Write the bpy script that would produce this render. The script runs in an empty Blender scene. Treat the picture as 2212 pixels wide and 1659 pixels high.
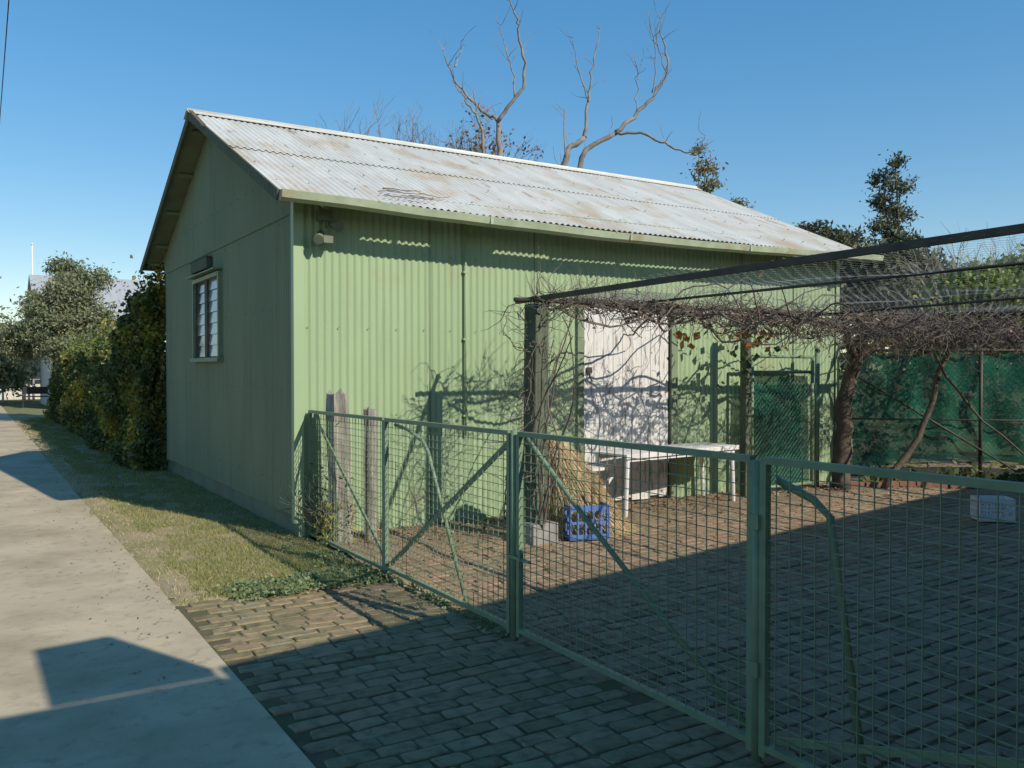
import bpy, math, random
import numpy as np
from mathutils import Vector, Matrix, noise
random.seed(7); rng=np.random.default_rng(7)
scene=bpy.context.scene
CX,CY=-2.013,8.11
ANG=math.atan2(.5324,.8465)
FR=Matrix.Translation((CX,CY,0))@Matrix.Rotation(ANG,4,'Z')
SL=.4407; ZP=4.73; W=6.28; L=7.83

# ---------------- materials ----------------
def lin(c): return (c[0],c[1],c[2],1)
def M(name,c1,c2=None,scale=4,rough=.75,bump=0,bscale=None,metal=0,stretch=(1,1,1),island=0,transl=0,c3=None,c3scale=1.5,c3lo=.55,c3hi=.7,detail=6,spec=.3,c3stretch=(1,1,1),c4=None,c4scale=8,c4lo=.55,c4hi=.65,c4stretch=(1,1,1)):
    m=bpy.data.materials.new(name); m.use_nodes=True
    nt=m.node_tree; N=nt.nodes; K=nt.links
    bs=N['Principled BSDF']; out=N['Material Output']
    bs.inputs['Roughness'].default_value=rough; bs.inputs['Metallic'].default_value=metal
    bs.inputs['Specular IOR Level'].default_value=spec
    tc=N.new('ShaderNodeTexCoord')
    def noi(sc,st,det=detail):
        mp=N.new('ShaderNodeMapping'); mp.inputs['Scale'].default_value=st
        K.new(tc.outputs['Object'],mp.inputs[0])
        n=N.new('ShaderNodeTexNoise'); n.inputs['Scale'].default_value=sc; n.inputs['Detail'].default_value=det; n.inputs['Roughness'].default_value=.6
        K.new(mp.outputs[0],n.inputs['Vector']); return n.outputs[0]
    def mix(f,a,b,bt='MIX'):
        x=N.new('ShaderNodeMix'); x.data_type='RGBA'; x.blend_type=bt
        if isinstance(f,(int,float)): x.inputs[0].default_value=f
        else: K.new(f,x.inputs[0])
        for s,v in ((6,a),(7,b)):
            if isinstance(v,tuple): x.inputs[s].default_value=lin(v)
            else: K.new(v,x.inputs[s])
        return x.outputs[2]
    def rampf(f,lo,hi):
        r=N.new('ShaderNodeMapRange'); r.inputs[1].default_value=lo; r.inputs[2].default_value=hi
        K.new(f,r.inputs[0]); return r.outputs[0]
    c2=c2 or tuple(v*.75 for v in c1)
    col=mix(rampf(noi(scale,stretch),.35,.65),c1,c2)
    if c3: col=mix(rampf(noi(c3scale,c3stretch),c3lo,c3hi),col,c3)
    if c4: col=mix(rampf(noi(c4scale,c4stretch),c4lo,c4hi),col,c4)
    if island:
        g=N.new('ShaderNodeNewGeometry')
        r=N.new('ShaderNodeMapRange'); r.inputs[3].default_value=1-island; r.inputs[4].default_value=1+island
        K.new(g.outputs['Random Per Island'],r.inputs[0])
        h=N.new('ShaderNodeHueSaturation'); K.new(col,h.inputs['Color']); K.new(r.outputs[0],h.inputs['Value'])
        h2=N.new('ShaderNodeMapRange'); h2.inputs[3].default_value=.5+island*.06; h2.inputs[4].default_value=.5-island*.06
        K.new(g.outputs['Random Per Island'],h2.inputs[0]); K.new(h2.outputs[0],h.inputs['Hue'])
        col=h.outputs[0]
    K.new(col,bs.inputs['Base Color'])
    if bump:
        b=N.new('ShaderNodeBump'); b.inputs['Strength'].default_value=1; b.inputs['Distance'].default_value=bump
        K.new(noi(bscale or scale*4,stretch),b.inputs['Height']); K.new(b.outputs[0],bs.inputs['Normal'])
    if transl:
        t=N.new('ShaderNodeBsdfTranslucent'); K.new(col,t.inputs[0])
        ms=N.new('ShaderNodeMixShader'); ms.inputs[0].default_value=transl
        K.new(bs.outputs[0],ms.inputs[1]); K.new(t.outputs[0],ms.inputs[2]); K.new(ms.outputs[0],out.inputs[0])
    return m
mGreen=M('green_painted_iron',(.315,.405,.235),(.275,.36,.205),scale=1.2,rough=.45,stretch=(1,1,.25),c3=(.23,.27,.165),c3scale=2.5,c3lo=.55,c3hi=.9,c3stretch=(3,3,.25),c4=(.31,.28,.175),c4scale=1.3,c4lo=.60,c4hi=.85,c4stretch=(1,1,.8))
mGreenS=M('green_painted_iron_shade',(.195,.235,.145),(.165,.205,.125),scale=1.4,rough=.6,stretch=(1,1,.25),c3=(.14,.155,.10),c3scale=2.2,c3lo=.5,c3hi=.85,c3stretch=(3,3,.2))  # darker, dirtier copy of the wall green; gable shade put into the colour
mGreenD=M('green_plinth',(.17,.21,.135),(.14,.17,.11),scale=3,rough=.6,c3=(.12,.11,.08),c3scale=2,c3lo=.45,c3hi=.75)
mTrim=M('green_trim',(.21,.26,.165),(.165,.205,.13),scale=6,rough=.5)
mGate=M('gate_paint',(.20,.275,.17),(.155,.215,.135),scale=10,rough=.45,c3=(.2,.13,.07),c3scale=9,c3lo=.66,c3hi=.75)
mRoof=M('galvanised_roof',(.62,.61,.56),(.50,.49,.45),scale=1.6,rough=.5,stretch=(2.5,.5,.5),c3=(.47,.37,.25),c3scale=.9,c3lo=.50,c3hi=.72,c3stretch=(2.0,1.2,1.2),c4=(.33,.16,.075),c4scale=1.5,c4lo=.60,c4hi=.74,c4stretch=(3.5,1,1))
mCap=M('ridge_cap_metal',(.64,.62,.55),(.55,.53,.47),scale=3,rough=.5)
mGut=M('gutter_paint',(.38,.42,.29),(.29,.33,.22),scale=5,rough=.4,c3=(.3,.2,.1),c3scale=3,c3lo=.58,c3hi=.75)
mTimb=M('weathered_timber',(.36,.33,.28),(.17,.15,.125),scale=7,rough=.9,bump=.012,bscale=14,stretch=(4,4,.5))
mDarkT=M('dark_timber',(.07,.06,.05),(.04,.035,.03),scale=9,rough=.9,stretch=(3,3,1))
mPostG=M('pergola_post_paint',(.13,.15,.1),(.07,.08,.055),scale=8,rough=.9,bump=.006,stretch=(4,4,.6))
mDoor=M('flaking_white_paint',(.66,.64,.60),(.54,.52,.49),scale=5,rough=.8,bump=.003,stretch=(5,5,.8),c3=(.26,.23,.2),c3scale=5,c3lo=.54,c3hi=.64,c3stretch=(4,4,.8))
mWhite=M('white_plastic',(.74,.71,.68),(.62,.59,.57),scale=4,rough=.5)
mFrame=M('window_frame_wood',(.15,.115,.08),(.09,.07,.05),scale=10,rough=.8)
mGlass=M('louvre_glass',(.26,.29,.29),(.19,.22,.23),scale=3,rough=.15,spec=.6)
mGlassD=M('dark_glass',(.10,.12,.12),(.06,.08,.08),scale=3,rough=.12,spec=.6)
mConc=M('concrete',(.52,.43,.29),(.42,.345,.235),scale=1.8,rough=.9,bump=.004,bscale=45,c3=(.29,.225,.14),c3scale=1.1,c3lo=.48,c3hi=.78,c4=(.30,.245,.165),c4scale=10,c4lo=.54,c4hi=.75)
mBlock=M('grey_block',(.3,.29,.27),(.22,.21,.2),scale=12,rough=.9,bump=.004)
mBrick=M('worn_brick',(.34,.235,.14),(.265,.20,.115),scale=1.3,rough=.95,bump=.007,bscale=40,island=.2,c3=(.25,.215,.125),c3scale=1.1,c3lo=.36,c3hi=.6,c4=(.15,.125,.075),c4scale=12,c4lo=.46,c4hi=.7,spec=.15)
mBrickY=M('yard_brick',(.30,.20,.13),(.25,.175,.11),scale=1.5,rough=.95,bump=.007,bscale=40,island=.18,c3=(.28,.21,.135),c3scale=1.3,c3lo=.38,c3hi=.58,c4=(.17,.125,.08),c4scale=12,c4lo=.48,c4hi=.7,spec=.15)
mDirt=M('soil',(.15,.12,.07),(.105,.085,.05),scale=8,rough=1,bump=.01,bscale=50,c3=(.10,.115,.045),c3scale=3,c3lo=.5,c3hi=.6)
mDirtY=M('yard_soil',(.29,.215,.14),(.2,.15,.095),scale=5,rough=1,bump=.012,bscale=40)
mGround=M('dry_grass_ground',(.15,.16,.06),(.22,.19,.10),scale=.4,rough=1,bump=.03,bscale=12)
mLawn=M('lawn_soil',(.25,.225,.095),(.32,.26,.14),scale=2.2,rough=1,bump=.01,bscale=60,c3=(.38,.30,.19),c3scale=2,c3lo=.48,c3hi=.64)
mBlade=M('grass_blade',(.235,.27,.08),(.35,.325,.13),scale=1.6,rough=.7,island=.35,transl=.35)
mStraw=M('dry_straw',(.62,.49,.28),(.48,.37,.2),scale=9,rough=.85,island=.35,transl=.15)
mStrawD=M('straw_core',(.38,.28,.15),(.28,.2,.1),scale=9,rough=.95)
mWeed=M('weed_leaf',(.24,.30,.15),(.17,.23,.10),scale=3,rough=.6,island=.35,transl=.3)
mIvy=M('ivy_leaf',(.07,.10,.03),(.11,.14,.04),scale=1.2,rough=.55,island=.45,transl=.25,c3=(.40,.34,.055),c3scale=.7,c3lo=.50,c3hi=.64)
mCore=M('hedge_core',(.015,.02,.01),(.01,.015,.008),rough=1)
mOlive=M('grey_green_leaf',(.18,.21,.115),(.25,.265,.15),scale=.8,rough=.7,island=.4,transl=.35)
mGum=M('gum_leaf',(.15,.16,.08),(.24,.2,.09),scale=.8,rough=.6,island=.4,transl=.3)
mPine=M('pine_leaf',(.085,.10,.06),(.13,.135,.075),scale=.6,rough=.7,island=.4,transl=.2)
mFresh=M('bright_leaf',(.14,.21,.045),(.22,.28,.06),scale=.8,rough=.55,island=.4,transl=.35)
mRedL=M('russet_leaf',(.30,.15,.08),(.2,.11,.06),scale=2,rough=.8,island=.4,transl=.3)
mYelL=M('autumn_leaf',(.42,.26,.05),(.28,.14,.05),scale=5,rough=.7,island=.4,transl=.35)
mLitter=M('leaf_litter',(.28,.195,.12),(.19,.13,.08),scale=5,rough=.9,island=.5)
mBark=M('pale_bark',(.30,.26,.22),(.16,.14,.125),scale=5,rough=.85)
mBarkD=M('dark_bark',(.15,.115,.085),(.08,.065,.05),scale=9,rough=.9,bump=.01,bscale=30)
mVine=M('vine_twig',(.19,.15,.12),(.105,.085,.07),scale=6,rough=.9,island=.35)
mWire=M('galvanised_wire',(.36,.36,.34),(.26,.26,.24),scale=20,rough=.5,metal=.3)
mSteel=M('dark_steel',(.06,.055,.05),(.1,.08,.06),scale=8,rough=.6,metal=.3)
mBlue=M('blue_plastic',(.12,.20,.46),(.10,.17,.40),scale=6,rough=.45)
mWall2=M('house_wall',(.6,.57,.5),(.5,.48,.43),scale=2,rough=.9)
mRoof2=M('grey_roof',(.4,.41,.42),(.34,.35,.36),scale=.8,rough=.5,stretch=(8,1,1))
mBrickW=M('dark_house_brick',(.25,.13,.09),(.2,.1,.07),scale=5,rough=.9)
mBlack=M('black_metal',(.02,.02,.02),(.03,.03,.03),rough=.5)
mCloth=M('shade_cloth',(.012,.19,.11),(.012,.085,.055),scale=1.1,rough=.8,stretch=(1,1,1.5),transl=.45)
def add_transparency(m,fac):
    nt=m.node_tree; out=nt.nodes['Material Output']; src=out.inputs[0].links[0].from_socket
    t=nt.nodes.new('ShaderNodeBsdfTransparent'); ms=nt.nodes.new('ShaderNodeMixShader'); ms.inputs[0].default_value=fac
    nt.links.new(src,ms.inputs[1]); nt.links.new(t.outputs[0],ms.inputs[2]); nt.links.new(ms.outputs[0],out.inputs[0])
add_transparency(mCloth,.2)

# ---------------- mesh builder ----------------
class MB:
    def __init__(s): s.v=[]; s.f=[]; s.m=[]; s.sm=[]
    def face(s,pts,mi=0,smooth=False):
        n=len(s.v); s.v+= [tuple(p) for p in pts]; s.f.append(tuple(range(n,n+len(pts)))); s.m.append(mi); s.sm.append(smooth)
    def box(s,x0,x1,y0,y1,z0,z1,mi=0,mat=None):
        n=len(s.v)
        P=[(x0,y0,z0),(x1,y0,z0),(x1,y1,z0),(x0,y1,z0),(x0,y0,z1),(x1,y0,z1),(x1,y1,z1),(x0,y1,z1)]
        if mat is not None: P=[tuple(mat@Vector(p)) for p in P]
        s.v+=P
        for q in ((0,3,2,1),(4,5,6,7),(0,1,5,4),(1,2,6,5),(2,3,7,6),(3,0,4,7)):
            s.f.append(tuple(n+i for i in q)); s.m.append(mi); s.sm.append(False)
    def prism(s,poly,z0,z1,mi=0):
        n=len(s.v); k=len(poly)
        s.v+=[(p[0],p[1],z0) for p in poly]+[(p[0],p[1],z1) for p in poly]
        s.f.append(tuple(n+i for i in reversed(range(k)))); s.f.append(tuple(n+k+i for i in range(k)))
        for i in range(k): j=(i+1)%k; s.f.append((n+i,n+j,n+k+j,n+k+i))
        s.m+=[mi]*(k+2); s.sm+=[False]*(k+2)
    def tube(s,pts,r,sides=5,mi=0,r1=None,caps=True):
        pts=[Vector(p) for p in pts]; k=len(pts)
        if isinstance(r,(int,float)):
            r1=r if r1 is None else r1
            r=[r+(r1-r)*i/max(1,k-1) for i in range(k)]
        n0=len(s.v); up=None
        for i in range(k):
            d=(pts[min(i+1,k-1)]-pts[max(i-1,0)])
            if d.length<1e-9: d=Vector((0,0,1))
            d.normalize()
            if up is None:
                up=Vector((0,0,1)) if abs(d.z)<.9 else Vector((1,0,0))
            x=up.cross(d)
            if x.length<1e-4: x=Vector((1,0,0)).cross(d)
            x.normalize(); y=d.cross(x); up=y
            for j in range(sides):
                t=2*math.pi*(j+.5)/sides
                s.v.append(tuple(pts[i]+x*(r[i]*math.cos(t))+y*(r[i]*math.sin(t))))
        for i in range(k-1):
            for j in range(sides):
                j2=(j+1)%sides
                s.f.append((n0+i*sides+j,n0+i*sides+j2,n0+(i+1)*sides+j2,n0+(i+1)*sides+j)); s.m.append(mi); s.sm.append(sides>4)
        if caps:
            s.f.append(tuple(n0+j for j in reversed(range(sides)))); s.m.append(mi); s.sm.append(False)
            s.f.append(tuple(n0+(k-1)*sides+j for j in range(sides))); s.m.append(mi); s.sm.append(False)
    def bar(s,p,q,w,h,mi=0,up=(0,0,1)):
        p=Vector(p);q=Vector(q);d=(q-p);l=d.length;d.normalize();u=Vector(up)
        x=d.cross(u)
        if x.length<1e-4: x=d.cross(Vector((1,0,0)))
        x.normalize(); y=x.cross(d)
        mt=Matrix(((d.x,x.x,y.x,p.x),(d.y,x.y,y.y,p.y),(d.z,x.z,y.z,p.z),(0,0,0,1)))
        s.box(0,l,-w/2,w/2,-h/2,h/2,mi,mt)
    def done(s,name,mats,frame=True,parent=None,bevel=0):
        me=bpy.data.meshes.new(name); me.from_pydata(s.v,[],s.f)
        for m in (mats if isinstance(mats,list) else [mats]): me.materials.append(m)
        me.polygons.foreach_set('material_index',s.m); me.polygons.foreach_set('use_smooth',s.sm); me.update()
        o=bpy.data.objects.new(name,me); scene.collection.objects.link(o)
        if parent is not None: o.parent=parent
        elif frame: o.matrix_world=FR
        if bevel:
            b=o.modifiers.new('b','BEVEL'); b.width=bevel; b.segments=2; b.limit_method='ANGLE'
        return o
def root(name,frame=True):
    e=bpy.data.objects.new(name,None); scene.collection.objects.link(e)
    if frame: e.matrix_world=FR
    e.empty_display_size=.2
    return e
def leaves(name,P,size,mat,frame=True,parent=None,elong=1.8,flat=0,var=.4):
    P=np.asarray(P,dtype=np.float64); n=len(P)
    d=rng.normal(size=(n,3)); d[:,2]*=(1-flat); d/=np.linalg.norm(d,axis=1)[:,None]
    e=rng.normal(size=(n,3)); e[:,2]*=(1-flat); e-= (e*d).sum(1)[:,None]*d; e/=np.linalg.norm(e,axis=1)[:,None]
    sz=size*(1+var*(rng.random(n)*2-1))[:,None]
    V=np.empty((n,4,3)); V[:,0]=P-d*sz*elong/2; V[:,1]=P+e*sz/2-d*sz*.1; V[:,2]=P+d*sz*elong/2; V[:,3]=P-e*sz/2-d*sz*.1
    me=bpy.data.meshes.new(name); me.vertices.add(n*4); me.vertices.foreach_set('co',V.ravel())
    me.loops.add(n*4); me.loops.foreach_set('vertex_index',np.arange(n*4,dtype=np.int32))
    me.polygons.add(n); me.polygons.foreach_set('loop_start',np.arange(0,n*4,4,dtype=np.int32)); me.polygons.foreach_set('loop_total',np.full(n,4,dtype=np.int32))
    me.materials.append(mat); me.update(); me.validate()
    o=bpy.data.objects.new(name,me); scene.collection.objects.link(o)
    if parent is not None: o.parent=parent
    elif frame: o.matrix_world=FR
    return o
def clumps(blobs,nclump,per,spread):
    out=[]; vol=np.array([b[3]*b[4]*b[5] for b in blobs])**.67; vol/=vol.sum()
    cs=[]
    for b,w in zip(blobs,vol):
        k=max(3,int(nclump*w)); d=rng.normal(size=(k,3)); d/=np.linalg.norm(d,axis=1)[:,None]
        rr=(.45+.6*rng.random(k)**.7)[:,None]
        c=np.array(b[:3])+d*rr*np.array(b[3:6]); cs.append(c)
    cs=np.vstack(cs)
    for c in cs:
        q=int(per*(.5+rng.random()))
        out.append(c+rng.normal(size=(q,3))*spread*(.6+.8*rng.random())*np.array([1,1,.75]))
    return np.vstack(out),cs

# ---------------- ground ----------------
g=MB(); R=600; g.face([(-R,-R,-.03),(R,-R,-.03),(R,R,-.03),(-R,R,-.03)]); g.done('ground',mGround)
def sheet(name,x0,x1,y0,y1,nx,ny,zf,mat):
    b=MB()
    for j in range(ny+1):
        for i in range(nx+1):
            x=x0+(x1-x0)*i/nx; y=y0+(y1-y0)*j/ny; b.v.append((x,y,zf(x,y)))
    for j in range(ny):
        for i in range(nx):
            k=j*(nx+1)+i; b.f.append((k,k+1,k+nx+2,k+nx+1)); b.m.append(0); b.sm.append(True)
    return b.done(name,mat)
hb=lambda x,y:.012*noise.noise(Vector((x*1.1,y*1.1,9)))
sheet('paving_bed',-1.46,10,-9,-1.6,160,100,lambda x,y:-.0075+hb(x,y)+.005*noise.noise(Vector((x*6,y*6,2))),mDirt)
def zy(x,y):
    n=noise.noise(Vector((x*1.5,y*1.5,3)))
    e=-1.0+.25*noise.noise(Vector((x*.8,0,1)))
    return -.02+max(0,min(1,(y-e+.25)/.3))*(.032+.012*n)
sheet('dirt_strip',.12,12,-1.75,.6,120,30,zy,mDirtY)
def zl(x,y):
    n=noise.noise(Vector((x*2,y*1.2,7)))
    edge=min(1,max(0,(x+1.5+.16*noise.noise(Vector((y*1.3,1,1)))+.07*noise.noise(Vector((y*6,1,1))))/.1))
    fe=min(1,max(0,(y+1.93+.12*noise.noise(Vector((x*3,1,5))))/.1))
    return -.025+edge*fe*(.036+.01*n)
sheet('lawn',-1.66,.09,-2.1,26,38,500,zl,mLawn)
p=MB()
ys=[-14.2,-10.4,-6.9,-4.1,-2.05,1.6]
while ys[-1]<60: ys.append(ys[-1]+3.4)
for i in range(len(ys)-1):
    dz=random.uniform(-.003,.003)
    p.box(-4.2,-1.45+random.uniform(-.012,.012),ys[i]+.002,ys[i+1]-.002,-.08,.004+dz)
p.done('concrete_path',mConc)
def bricks(name,x0,x1,y0,y1f,mat):
    b=MB(); bl,bw=.215,.110; row=0; y=y0
    while y<2:
        off=(row%2)*bl/2+random.uniform(-.03,.03); x=x0-off
        while x<x1:
            bli=bl*random.uniform(.75,1.1)
            cx=x+bli/2; cy=y+bw/2
            if cx-bli/2>x0-.06 and cy<y1f(cx):
                cy+=.03*noise.noise(Vector((cx*1.3,row*.4,0)))
                h=hb(cx,cy)+random.uniform(-.004,.002)
                g=random.uniform(.002,.009); lx=bli/2-g; ly=bw/2-g; c=lambda:random.uniform(.004,.022)
                t=random.uniform(-.05,.05); ct,st=math.cos(t),math.sin(t)
                tx=random.uniform(-.02,.02); ty=random.uniform(-.03,.03)
                base=[(-lx+c(),-ly),(lx-c(),-ly),(lx,-ly+c()),(lx,ly-c()),(lx-c(),ly),(-lx+c(),ly),(-lx,ly-c()),(-lx,-ly+c())]
                base=[(u+random.uniform(-.006,.006),v+random.uniform(-.005,.005)) for u,v in base]
                n=len(b.v)
                for lvl,zz in ((0,-.03),(1,-.003),(2,.002)):
                    for u,v in base:
                        u2,v2=(u,v) if lvl<2 else (u-math.copysign(.006,u),v-math.copysign(.006,v))
                        b.v.append((cx+u2*ct-v2*st,cy+u2*st+v2*ct,h+zz+(u2*tx+v2*ty if lvl else 0)))
                for r in range(2):
                    for j in range(8):
                        j2=(j+1)%8; b.f.append((n+r*8+j,n+r*8+j2,n+r*8+8+j2,n+r*8+8+j)); b.m.append(0); b.sm.append(False)
                b.f.append(tuple(n+16+j for j in range(8))); b.m.append(0); b.sm.append(False)
            x+=bli
        y+=bw; row+=1
    return b.done(name,mat)
bricks('brick_paving',-1.44,.06,-8.2,lambda x:-1.86+.12*noise.noise(Vector((x*3,1,5))),mBrick)
bricks('yard_brick_paving',.12,9.5,-8.2,lambda x:-.98+.25*noise.noise(Vector((x*.8,0,1))),mBrickY)

def blades(name,n,x0,x1,y0,y1,h,mat,pw=1.6,keep=None,w=.007,lean=.5,zf=None):
    u=rng.random(n); y=y0+(y1-y0)*u**pw; x=x0+(x1-x0)*rng.random(n); zf=zf or zl
    if keep is not None:
        k=np.array([keep(a,b) for a,b in zip(x,y)]); x=x[k]; y=y[k]; n=len(x)
    z=np.array([zf(a,b) for a,b in zip(x,y)])-.003
    ang=rng.random(n)*6.28; hh=h*(.5+rng.random(n)); ww=w*(1+np.maximum(0,y)*.12)
    V=np.empty((n,3,3)); c,s=np.cos(ang),np.sin(ang)
    V[:,0]=np.stack([x-c*ww/2,y-s*ww/2,z],1); V[:,1]=np.stack([x+c*ww/2,y+s*ww/2,z],1)
    V[:,2]=np.stack([x+rng.normal(size=n)*hh*lean,y+rng.normal(size=n)*hh*lean,z+hh],1)
    me=bpy.data.meshes.new(name); me.vertices.add(n*3); me.vertices.foreach_set('co',V.ravel())
    me.loops.add(n*3); me.loops.foreach_set('vertex_index',np.arange(n*3,dtype=np.int32))
    me.polygons.add(n); me.polygons.foreach_set('loop_start',np.arange(0,n*3,3,dtype=np.int32)); me.polygons.foreach_set('loop_total',np.full(n,3,dtype=np.int32))
    me.materials.append(mat); me.update(); me.validate()
    o=bpy.data.objects.new(name,me); scene.collection.objects.link(o); o.matrix_world=FR
def kp(a,b):
    e=-1.22+.34*noise.noise(Vector((b*.9,4,4)))
    if a<e: return random.random()<.08
    return noise.noise(Vector((a*2.2,b*1.5,2)))+.5*noise.noise(Vector((a*6,b*5,2)))> -.15-.25*(a+1.35)
def kp2(a,b): return (a<-1.05 and random.random()<.7) or noise.noise(Vector((a*2.5,b*2,12)))>.06
blades('grass',78000,-1.42,.05,-1.85,24,.028,mBlade,keep=kp)
blades('dry_grass',29000,-1.6,.05,-1.9,22,.02,mStraw,keep=kp2,w=.005,lean=1)
P=[]
for i in range(190):
    a=random.uniform(-1.1,.05); b=random.uniform(-1.95,-1.6) if random.random()<.6 else random.uniform(-1.7,-.4)
    if b>-1.5 and a<-.25: continue
    k=random.randint(14,34); q=rng.normal(size=(k,3))*np.array([.045,.045,.015]); q[:,2]=np.abs(q[:,2])+.015
    P.append(q+np.array([a,b,0]))
for i in range(50):
    a=random.gauss(.09,.03); b=random.uniform(-3.6,-1.7); k=random.randint(5,14); q=rng.normal(size=(k,3))*np.array([.03,.03,.01]); q[:,2]=np.abs(q[:,2])+.012; P.append(q+np.array([a,b,0]))
leaves('weeds',np.vstack(P),.022,mWeed,elong=1.3,flat=.5)
P=[]
for i in range(2800):
    a=random.uniform(.2,10.5); b=-abs(random.gauss(0,.55))-.05
    if a>6.5: b-=random.random()*.5*(a-6.5)*.6
    P.append((a,b,.022+random.random()*.01))
leaves('leaf_litter',np.array(P),.026,mLitter,elong=1.5,flat=.75)
P=[(-1.45-abs(random.gauss(0,.35)),random.uniform(-3.5,9),.007) for i in range(260)]+[(random.uniform(-1.4,5),random.uniform(-6.5,-1.5),.013) for i in range(90)]
leaves('scattered_leaves',np.array(P),.013,mLitter,elong=1.8,flat=.85)

# ---------------- shed ----------------
shed=root('corrugated_iron_shed')
PI,AMP=.0762,.0085
def corr(bands,axis,off,x0,x1,mat,name,phase=0):
    b=MB(); n=int(round((x1-x0)/(PI/8))); key={}
    def vid(i,z):
        k=(i,round(z,4))
        if k not in key:
            x=x0+(x1-x0)*i/n; w=AMP*math.sin(2*math.pi*x/PI+phase)+off
            w+=.007*noise.noise(Vector((x*1.1,z*.7,off)))
            key[k]=len(b.v); b.v.append((x,w,z) if axis=='x' else (w,x,z))
        return key[k]
    for xa,xb,f0,f1 in bands:
        for i in range(n):
            xm=x0+(x1-x0)*(i+.5)/n
            if not(xa<=xm<xb): continue
            xi=x0+(x1-x0)*i/n; xj=x0+(x1-x0)*(i+1)/n
            q=(vid(i,f0(xi)),vid(i+1,f0(xj)),vid(i+1,f1(xj)),vid(i,f1(xi)))
            b.f.append(q); b.m.append(0); b.sm.append(True)
    return b.done(name,mat,parent=shed)
c=lambda v:(lambda x:v)
DA,DB=3.33,4.66
corr([(0,DA,c(.0),c(1.6)),(0,DA,c(1.6),c(3.33)),(DA,DB,c(2.46),c(3.33)),(DB,L,c(.0),c(1.6)),(DB,L,c(1.6),c(3.33))],'x',0,0,L,mGreen,'front_wall')
roofz=lambda b:ZP-.03-SL*abs(b-W/2)
WB0,WB1,WZ0,WZ1=2.78,4.10,1.76,2.73
lapz=3.12
jag=lambda x:.21+.02*noise.noise(Vector((math.floor(x/.76)*2.3,0,0)))
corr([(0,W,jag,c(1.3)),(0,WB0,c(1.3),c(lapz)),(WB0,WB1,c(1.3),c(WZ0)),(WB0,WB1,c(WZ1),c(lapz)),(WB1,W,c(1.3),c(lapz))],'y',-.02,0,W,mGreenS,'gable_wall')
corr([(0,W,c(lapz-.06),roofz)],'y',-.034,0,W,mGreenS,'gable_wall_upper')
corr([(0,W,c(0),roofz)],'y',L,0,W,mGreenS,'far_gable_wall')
corr([(0,L,c(0),c(3.33))],'x',W,0,L,mGreen,'back_wall')
b=MB(); b.box(.012,.03,.03,W-.02,-.05,.35); b.done('plinth',mGreenD,parent=shed)
b=MB()
b.box(-.045,-.018,-.028,.05,.15,3.3); b.box(-.018,.05,-.028,-.014,.15,3.3)
b.box(L-.05,L+.02,-.028,-.014,0,3.3)
b.done('corner_flashing',mGreen,parent=shed)
b=MB()
for z in (.25,1.15,2.0,2.75):
    x=.1
    while x<L-.1:
        if not(DA-.1<x<DB+.1): b.box(x-.005,x+.005,-.016,-.008,z-.005,z+.005)
        x+=PI*4
for z in (.5,1.4,2.2,3.0,3.5):
    y=.1
    while y<W-.1:
        if z<roofz(y)-.1 and not(WB0-.1<y<WB1+.1 and WZ0-.1<z<WZ1+.1): b.box(-.05,-.04,y-.005,y+.005,z-.005,z+.005)
        y+=PI*4
b.done('roofing_nails',mTrim,parent=shed)
b=MB()
for x in (1.38,2.66,5.9,6.9): b.box(x,x+.006,-.014,-.009,.02,3.3)
b.done('sheet_seams',mGreenD,parent=shed)
def roofside(sgn,name):
    b=MB(); x0,x1=-.32,L+.3; n=int((x1-x0)/(PI/8))
    half=W/2+.42
    def P(x,s,lift):
        h=ZP-SL*s+lift+.0095*math.sin(2*math.pi*x/PI)
        h+=.016*noise.noise(Vector((x*.5,s*.8,sgn)))-.02*max(0,math.sin(math.pi*x/L))*(s/half)
        return (x,W/2-sgn*s,h)
    secs=[(0,1.85,.012),(1.78,half,0)]
    for s0,s1,l in secs:
        st=6; base=len(b.v)
        for k in range(st+1):
            s_=s0+(s1-s0)*k/st
            for i in range(n+1):
                x=x0+(x1-x0)*i/n
                j=0
                if k==st: j=.03*noise.noise(Vector((math.floor(x/.76)*3.1,s1,4)))
                b.v.append(P(x,s_+j,l))
        for k in range(st):
            for i in range(n):
                q=base+k*(n+1)+i; f=(q,q+1,q+n+2,q+n+1)
                b.f.append(f); b.m.append(0); b.sm.append(True)
    return b.done(name,mRoof,parent=shed)
roofside(1,'roof_front_slope'); roofside(-1,'roof_back_slope')
b=MB()
for sg in (1,-1):
    b.face([(-.34,W/2,ZP+.035),(L+.32,W/2,ZP+.035),(L+.32,W/2-sg*.17,ZP+.03-SL*.17),(-.34,W/2-sg*.17,ZP+.03-SL*.17)])
b.tube([(-.34,W/2,ZP+.035),(L+.32,W/2,ZP+.035)],.02,8)
b.done('ridge_cap',mCap,parent=shed)
b=MB()
for s_ in (.5,1.25,1.82,2.5,3.2):
    x=-.2
    while x<L+.2:
        z=ZP-SL*s_+.027; xx=round(x/PI)*PI+PI/4
        if random.random()<.6: b.box(xx-.006,xx+.006,W/2-s_-.006,W/2-s_+.006,z-.015,z-.004)
        x+=PI*random.choice((4,5,6))
b.done('roof_nails',mTimb,parent=shed)
b=MB()
for s_ in (.25,1.1,1.95,2.8,3.3):
    for sg in (1,-1):
        y=W/2-sg*s_; z=ZP-SL*s_-.055; b.box(-.22,.0,y-.025,y+.025,z-.02,z+.02)
x=.15
while x<L:
    b.bar((x,-.02,3.25),(x,-.36,3.25-.34*SL),.045,.08); x+=.95
b.done('roof_timbers',mTrim,parent=shed)
b=MB()
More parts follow.
